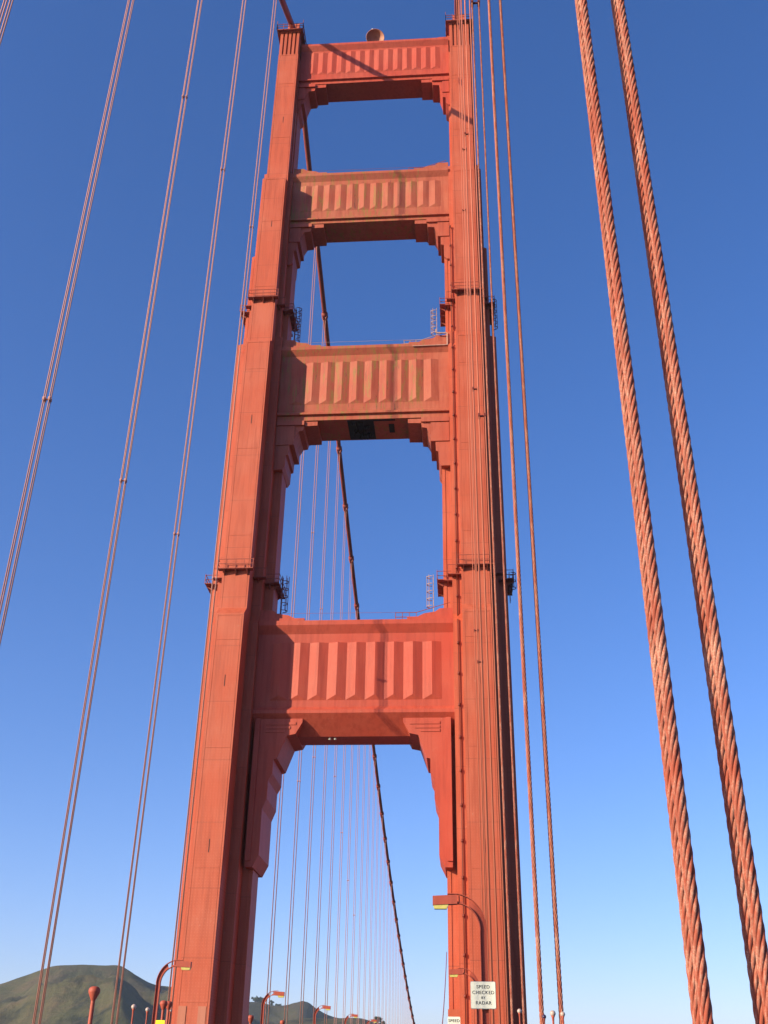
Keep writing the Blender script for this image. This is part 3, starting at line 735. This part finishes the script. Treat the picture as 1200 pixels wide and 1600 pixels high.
# ------------------------------------------------------------------ signs
def text(body, size, loc, parent, name='lettering', mt=None, bold=.0):
    cu_ = bpy.data.curves.new('t', 'FONT'); cu_.body = body; cu_.size = size; cu_.align_x = 'CENTER'; cu_.align_y = 'CENTER'
    cu_.extrude = .004; cu_.offset = bold; cu_.space_character = 1.12
    to = bpy.data.objects.new('t', cu_); to.data.materials.clear(); C.objects.link(to); bpy.context.view_layer.update()
    me = bpy.data.meshes.new_from_object(to.evaluated_get(bpy.context.evaluated_depsgraph_get()))
    bpy.data.objects.remove(to); me.materials.clear(); me.materials.append(mt or M_black)
    ob = bpy.data.objects.new(name, me); C.objects.link(ob); ob.parent = parent
    ob.rotation_euler = (math.pi/2, 0, 0); ob.scale.x = 1.02; ob.location = loc; return ob
def rounded(w, h, r, n=5):
    pts = []
    for cx, cy, a0 in ((w/2-r, h/2-r, 0), (-w/2+r, h/2-r, 90), (-w/2+r, -h/2+r, 180), (w/2-r, -h/2+r, 270)):
        for i in range(n+1):
            a = rad(a0+90*i/n); pts.append((cx+r*math.cos(a), cy+r*math.sin(a)))
    return pts
# radar sign hangs on the near lamp post
a = px(735.5, 1534, Y=56.1); b_ = px(775, 1576, Y=56.1); cx, cz = (a.x+b_.x)/2, (a.z+b_.z)/2; w, h = abs(b_.x-a.x), abs(a.z-b_.z)
sg = empty('speed_sign', (cx, 56.1, cz), 'square white sign reading SPEED CHECKED BY RADAR on the near lamp post', 'road sign')
MB().prism(rounded(w, h, .06), 'y', 0, .03).build('panel', M_white, sg)
MB().prism(rounded(w+.05, h+.05, .07), 'y', .031, .05).build('back_plate', noise_mat('sign edge', [(.25,.22,.24),(.32,.30,.31)], 5, .5), sg)
for body, s_, zz in (('SPEED', .215, .40), ('CHECKED', .215, .12), ('BY', .165, -.13), ('RADAR', .215, -.385)):
    text(body, s_, (0, -.006, zz*h/1.3), sg, bold=.001)
MB().box(-.3, .3, .051, .10, -h*.36, -h*.30).box(-.3, .3, .051, .10, h*.30, h*.36).box(.05, .25, .10, .25, -h*.355, -h*.305).build('sign_bracket', M_pipe, sg)
# speed limit sign, only its top in the frame
a = px(699.5, 1588.5, Y=62); b_ = px(719, 1588.5, Y=62); cx = (a.x+b_.x)/2; w = b_.x-a.x; h = w*1.3
sg = empty('speed_sign', (cx, 62, a.z-h/2), 'white sign reading SPEED LIMIT cut off by the bottom edge, under an orange plate', 'road sign')
MB().prism(rounded(w, h, .05), 'y', 0, .03).build('panel', M_white, sg)
text('SPEED', .20, (0, -.006, h/2-.20), sg, bold=.003); text('LIMIT', .20, (0, -.006, h/2-.42), sg, bold=.003); text('45', .42, (0, -.006, -h/2+.28), sg, bold=.004)
MB().box(-w/2+.02, w/2-.02, .031, .06, h/2+.01, h/2+.36).build('top_plate', painted_steel('plate orange', (.75,.13,.04), (.78,.18,.07), seams=False), sg)
MB().box(-.05, .05, .061, .14, zd(62)-sg.location.z, h/2+.3).build('post', M_lamp, sg)
# yellow sign by the first lamp on the left
a = px(243.5, 1594, Y=Pl.y-1.5); b_ = px(257.5, 1594, Y=Pl.y-1.5); cx = (a.x+b_.x)/2; w = b_.x-a.x
sg = empty('warning_sign', (cx, Pl.y-1.5, a.z-w*.55), 'small bright yellow sign at the foot of the lamp post beside the left leg', 'road sign')
MB().box(-w/2, w/2, 0, .03, -w*.55, w*.55).build('panel', M_yellow, sg)
MB().box(-.04, .04, .031, .1, zd(Pl.y)-sg.location.z, w*.4).build('post', M_lamp, sg)

# ------------------------------------------------------------------ capped and ball-topped posts
def ball_post(x, yt, X, w, ball, label, group, mt, flare=True):
    P = px(x, yt, X=X); y = P.y; zt_ = P.z; s_ = (Vector((X, y, zt_))-CAM).dot(cd)/FPX
    R = w/2*s_; zb_ = zd(y)
    o = empty('ball_post', (X, y, zb_), label, 'post', group)
    H_ = zt_-zb_-R
    pr_ = R*.55
    MB().lathe([(pr_*.9,0),(pr_*.9,.1),(pr_*.62,.12),(pr_*.62,H_-R*2.6),(pr_*.8,H_-R*1.4),(pr_*1.3,H_-R*.7),(0,H_-R*.6)], (0,0,0), 12).build('post', M_lamp if mt is not M_navy else M_pipe, o)
    MB().lathe([(R*math.sin(math.pi*i/12)+1e-4, H_-R*math.cos(math.pi*i/12)) for i in range(13)], (0,0,0), 18).build('ball', mt, o)
    return o
def cap_post(x, yt, X, w, label, group='cone-capped posts'):
    P = px(x, yt, X=X); y = P.y; s_ = (P-CAM).dot(cd)/FPX; R = w/2*s_; zb_ = zd(y); zt_ = P.z-zb_
    o = empty('capped_post', (X, y, zb_), label, 'post', group)
    MB().lathe([(R*.42,0),(R*.42,.3),(R*.36,.32),(R*.36,zt_-R*2.2)], (0,0,0), 14).build('post', M_lamp, o)
    MB().lathe([(R*.36,zt_-R*2.3),(R*.55,zt_-R*1.9),(R*.95,zt_-R*1.05),(R,zt_-R*.75),(R*.92,zt_-R*.38),(R*.66,zt_-R*.12),(R*.3,zt_-.01),(.001,zt_)], (0,0,0), 20).build('cap', M_lamp, o)
    return o
cap_post(148.5, 1541, -13.3, 18, 'single tall orange post with an upturned cone cap in front of the big hill')
cap_post(256.5, 1563, -13.3, 12, 'left of two dark red cone-capped posts between the lamp post and the left leg')
cap_post(264.5, 1564, -13.3, 11, 'right of two dark red cone-capped posts between the lamp post and the left leg')
cap_post(392, 1586, -13.3, 10, 'orange cone-capped post peeping out right of the left leg at the bottom edge')
cap_post(441.5, 1594, -13.3, 8, 'tiny cone-capped post between the first and second lamps beyond the tower')
ball_post(209.5, 1569, -13.0, 7.5, True, 'white ball-topped post on the left, the farther left of the pair below the hill', 'ball-topped posts', M_ball)
ball_post(231, 1574, -13.0, 6.5, True, 'white ball-topped post on the left, just left of the yellow sign', 'ball-topped posts', M_ball)
ball_post(243.5, 1567, -13.1, 5.5, True, 'slim pale-topped post touching the lamp post beside the left leg', 'ball-topped posts', M_ball)
ball_post(267, 1577, -13.1, 4, True, 'thin pale-topped post against the outer edge of the left leg', 'ball-topped posts', M_ball)
ball_post(811.5, 1576, 13.35, 7, True, 'pale ball-topped post in front of the shaded edge of the right leg', 'ball-topped posts', M_ball)
ball_post(850, 1585, 13.55, 6.5, True, 'dark ball-topped post right behind the second suspender', 'ball-topped posts', M_navy)
ball_post(863.5, 1578.5, 13.55, 9, True, 'pinkish ball-topped post between the two rope pairs of the second suspender', 'ball-topped posts', M_ball)
ball_post(879, 1580.5, 13.75, 7.5, True, 'greyish ball-topped post right of the second suspender', 'ball-topped posts', M_ball)

# ------------------------------------------------------------------ trees on the ridges
def tree(x, y, D, w, h, label, seed, group='trees on the far ridge'):
    rnd = random.Random(seed); B = px(x, y, D=D); s_ = (B-CAM).dot(cd)/FPX
    W, H_ = w*s_, h*s_
    o = empty('tree', (B.x, B.y, B.z-H_*.35), label, 'tree', group)
    m_ = MB().tube([(0,0,-4),(.2,0,H_*.5),(0,.3,H_*.9)], [W*.06,W*.045,W*.02], 6)
    for k in range(4):
        a = rnd.uniform(0, 6.28); m_.tube([(0,0,H_*(.35+.1*k)),(math.cos(a)*W*.3, math.sin(a)*W*.3, H_*(.6+.1*k))], [W*.03, W*.012], 5)
    m_.build('trunk', M_bark, o)
    m_ = MB()
    cl = [(rnd.gauss(0, .24)*W, rnd.gauss(0, .24)*W, H_*rnd.uniform(.35, 1.15)) for _ in range(16)]
    for _ in range(650):
        c_ = rnd.choice(cl); rr = W*.17
        p = Vector(c_)+Vector((rnd.gauss(0,1), rnd.gauss(0,1), rnd.gauss(0,.7)))*rr*.6
        a = Vector((rnd.gauss(0,1), rnd.gauss(0,1), rnd.gauss(0,1))).normalized()*W*.05; b_ = a.orthogonal().normalized()*W*.05
        m_.add([p-a-b_, p+a-b_, p+a+b_, p-a+b_], [(0,1,2,3)])
    m_.build('crown', M_leaf, o)
for i, (x, y, w, h, D, lb) in enumerate([(400,1565,12,7,3300,'leftmost dark tree on the ridge right beside the left leg'), (409,1566,9,6,3300,'dark tree on the ridge just left of the first far lamp arm'),
      (424,1570,7,7,3300,'pointed dark tree on the ridge under the first far lamp'), (434,1572,8,3,3300,'low dark tree on the ridge right of the first far lamp'),
      (589,1597,12,9,2100,'round dark tree at the bottom among the far suspenders'), (597,1601,9,6,2100,'smaller dark tree at the right foot of the round one'), (643,1607,8,6,2100,'small dark tree at the bottom edge by the foot of the far cable')]):
    tree(x, y, D, w, h, lb, 40+i)

# ------------------------------------------------------------------ sea haze over the bay
hm = bpy.data.materials.new('haze'); hm.use_nodes = True; t = hm.node_tree; t.nodes.clear()
pv = t.nodes.new('ShaderNodeVolumePrincipled'); pv.inputs['Color'].default_value = (.72, .86, 1.0, 1); pv.inputs['Density'].default_value = 0.000048
pv.inputs['Anisotropy'].default_value = .2
ou = t.nodes.new('ShaderNodeOutputMaterial'); t.links.new(pv.outputs[0], ou.inputs['Volume'])
hz = MB().box(-7050, 7050, -7050, 7050, WZ-6, 330).build('haze', hm); tag(hz, kind='stuff')
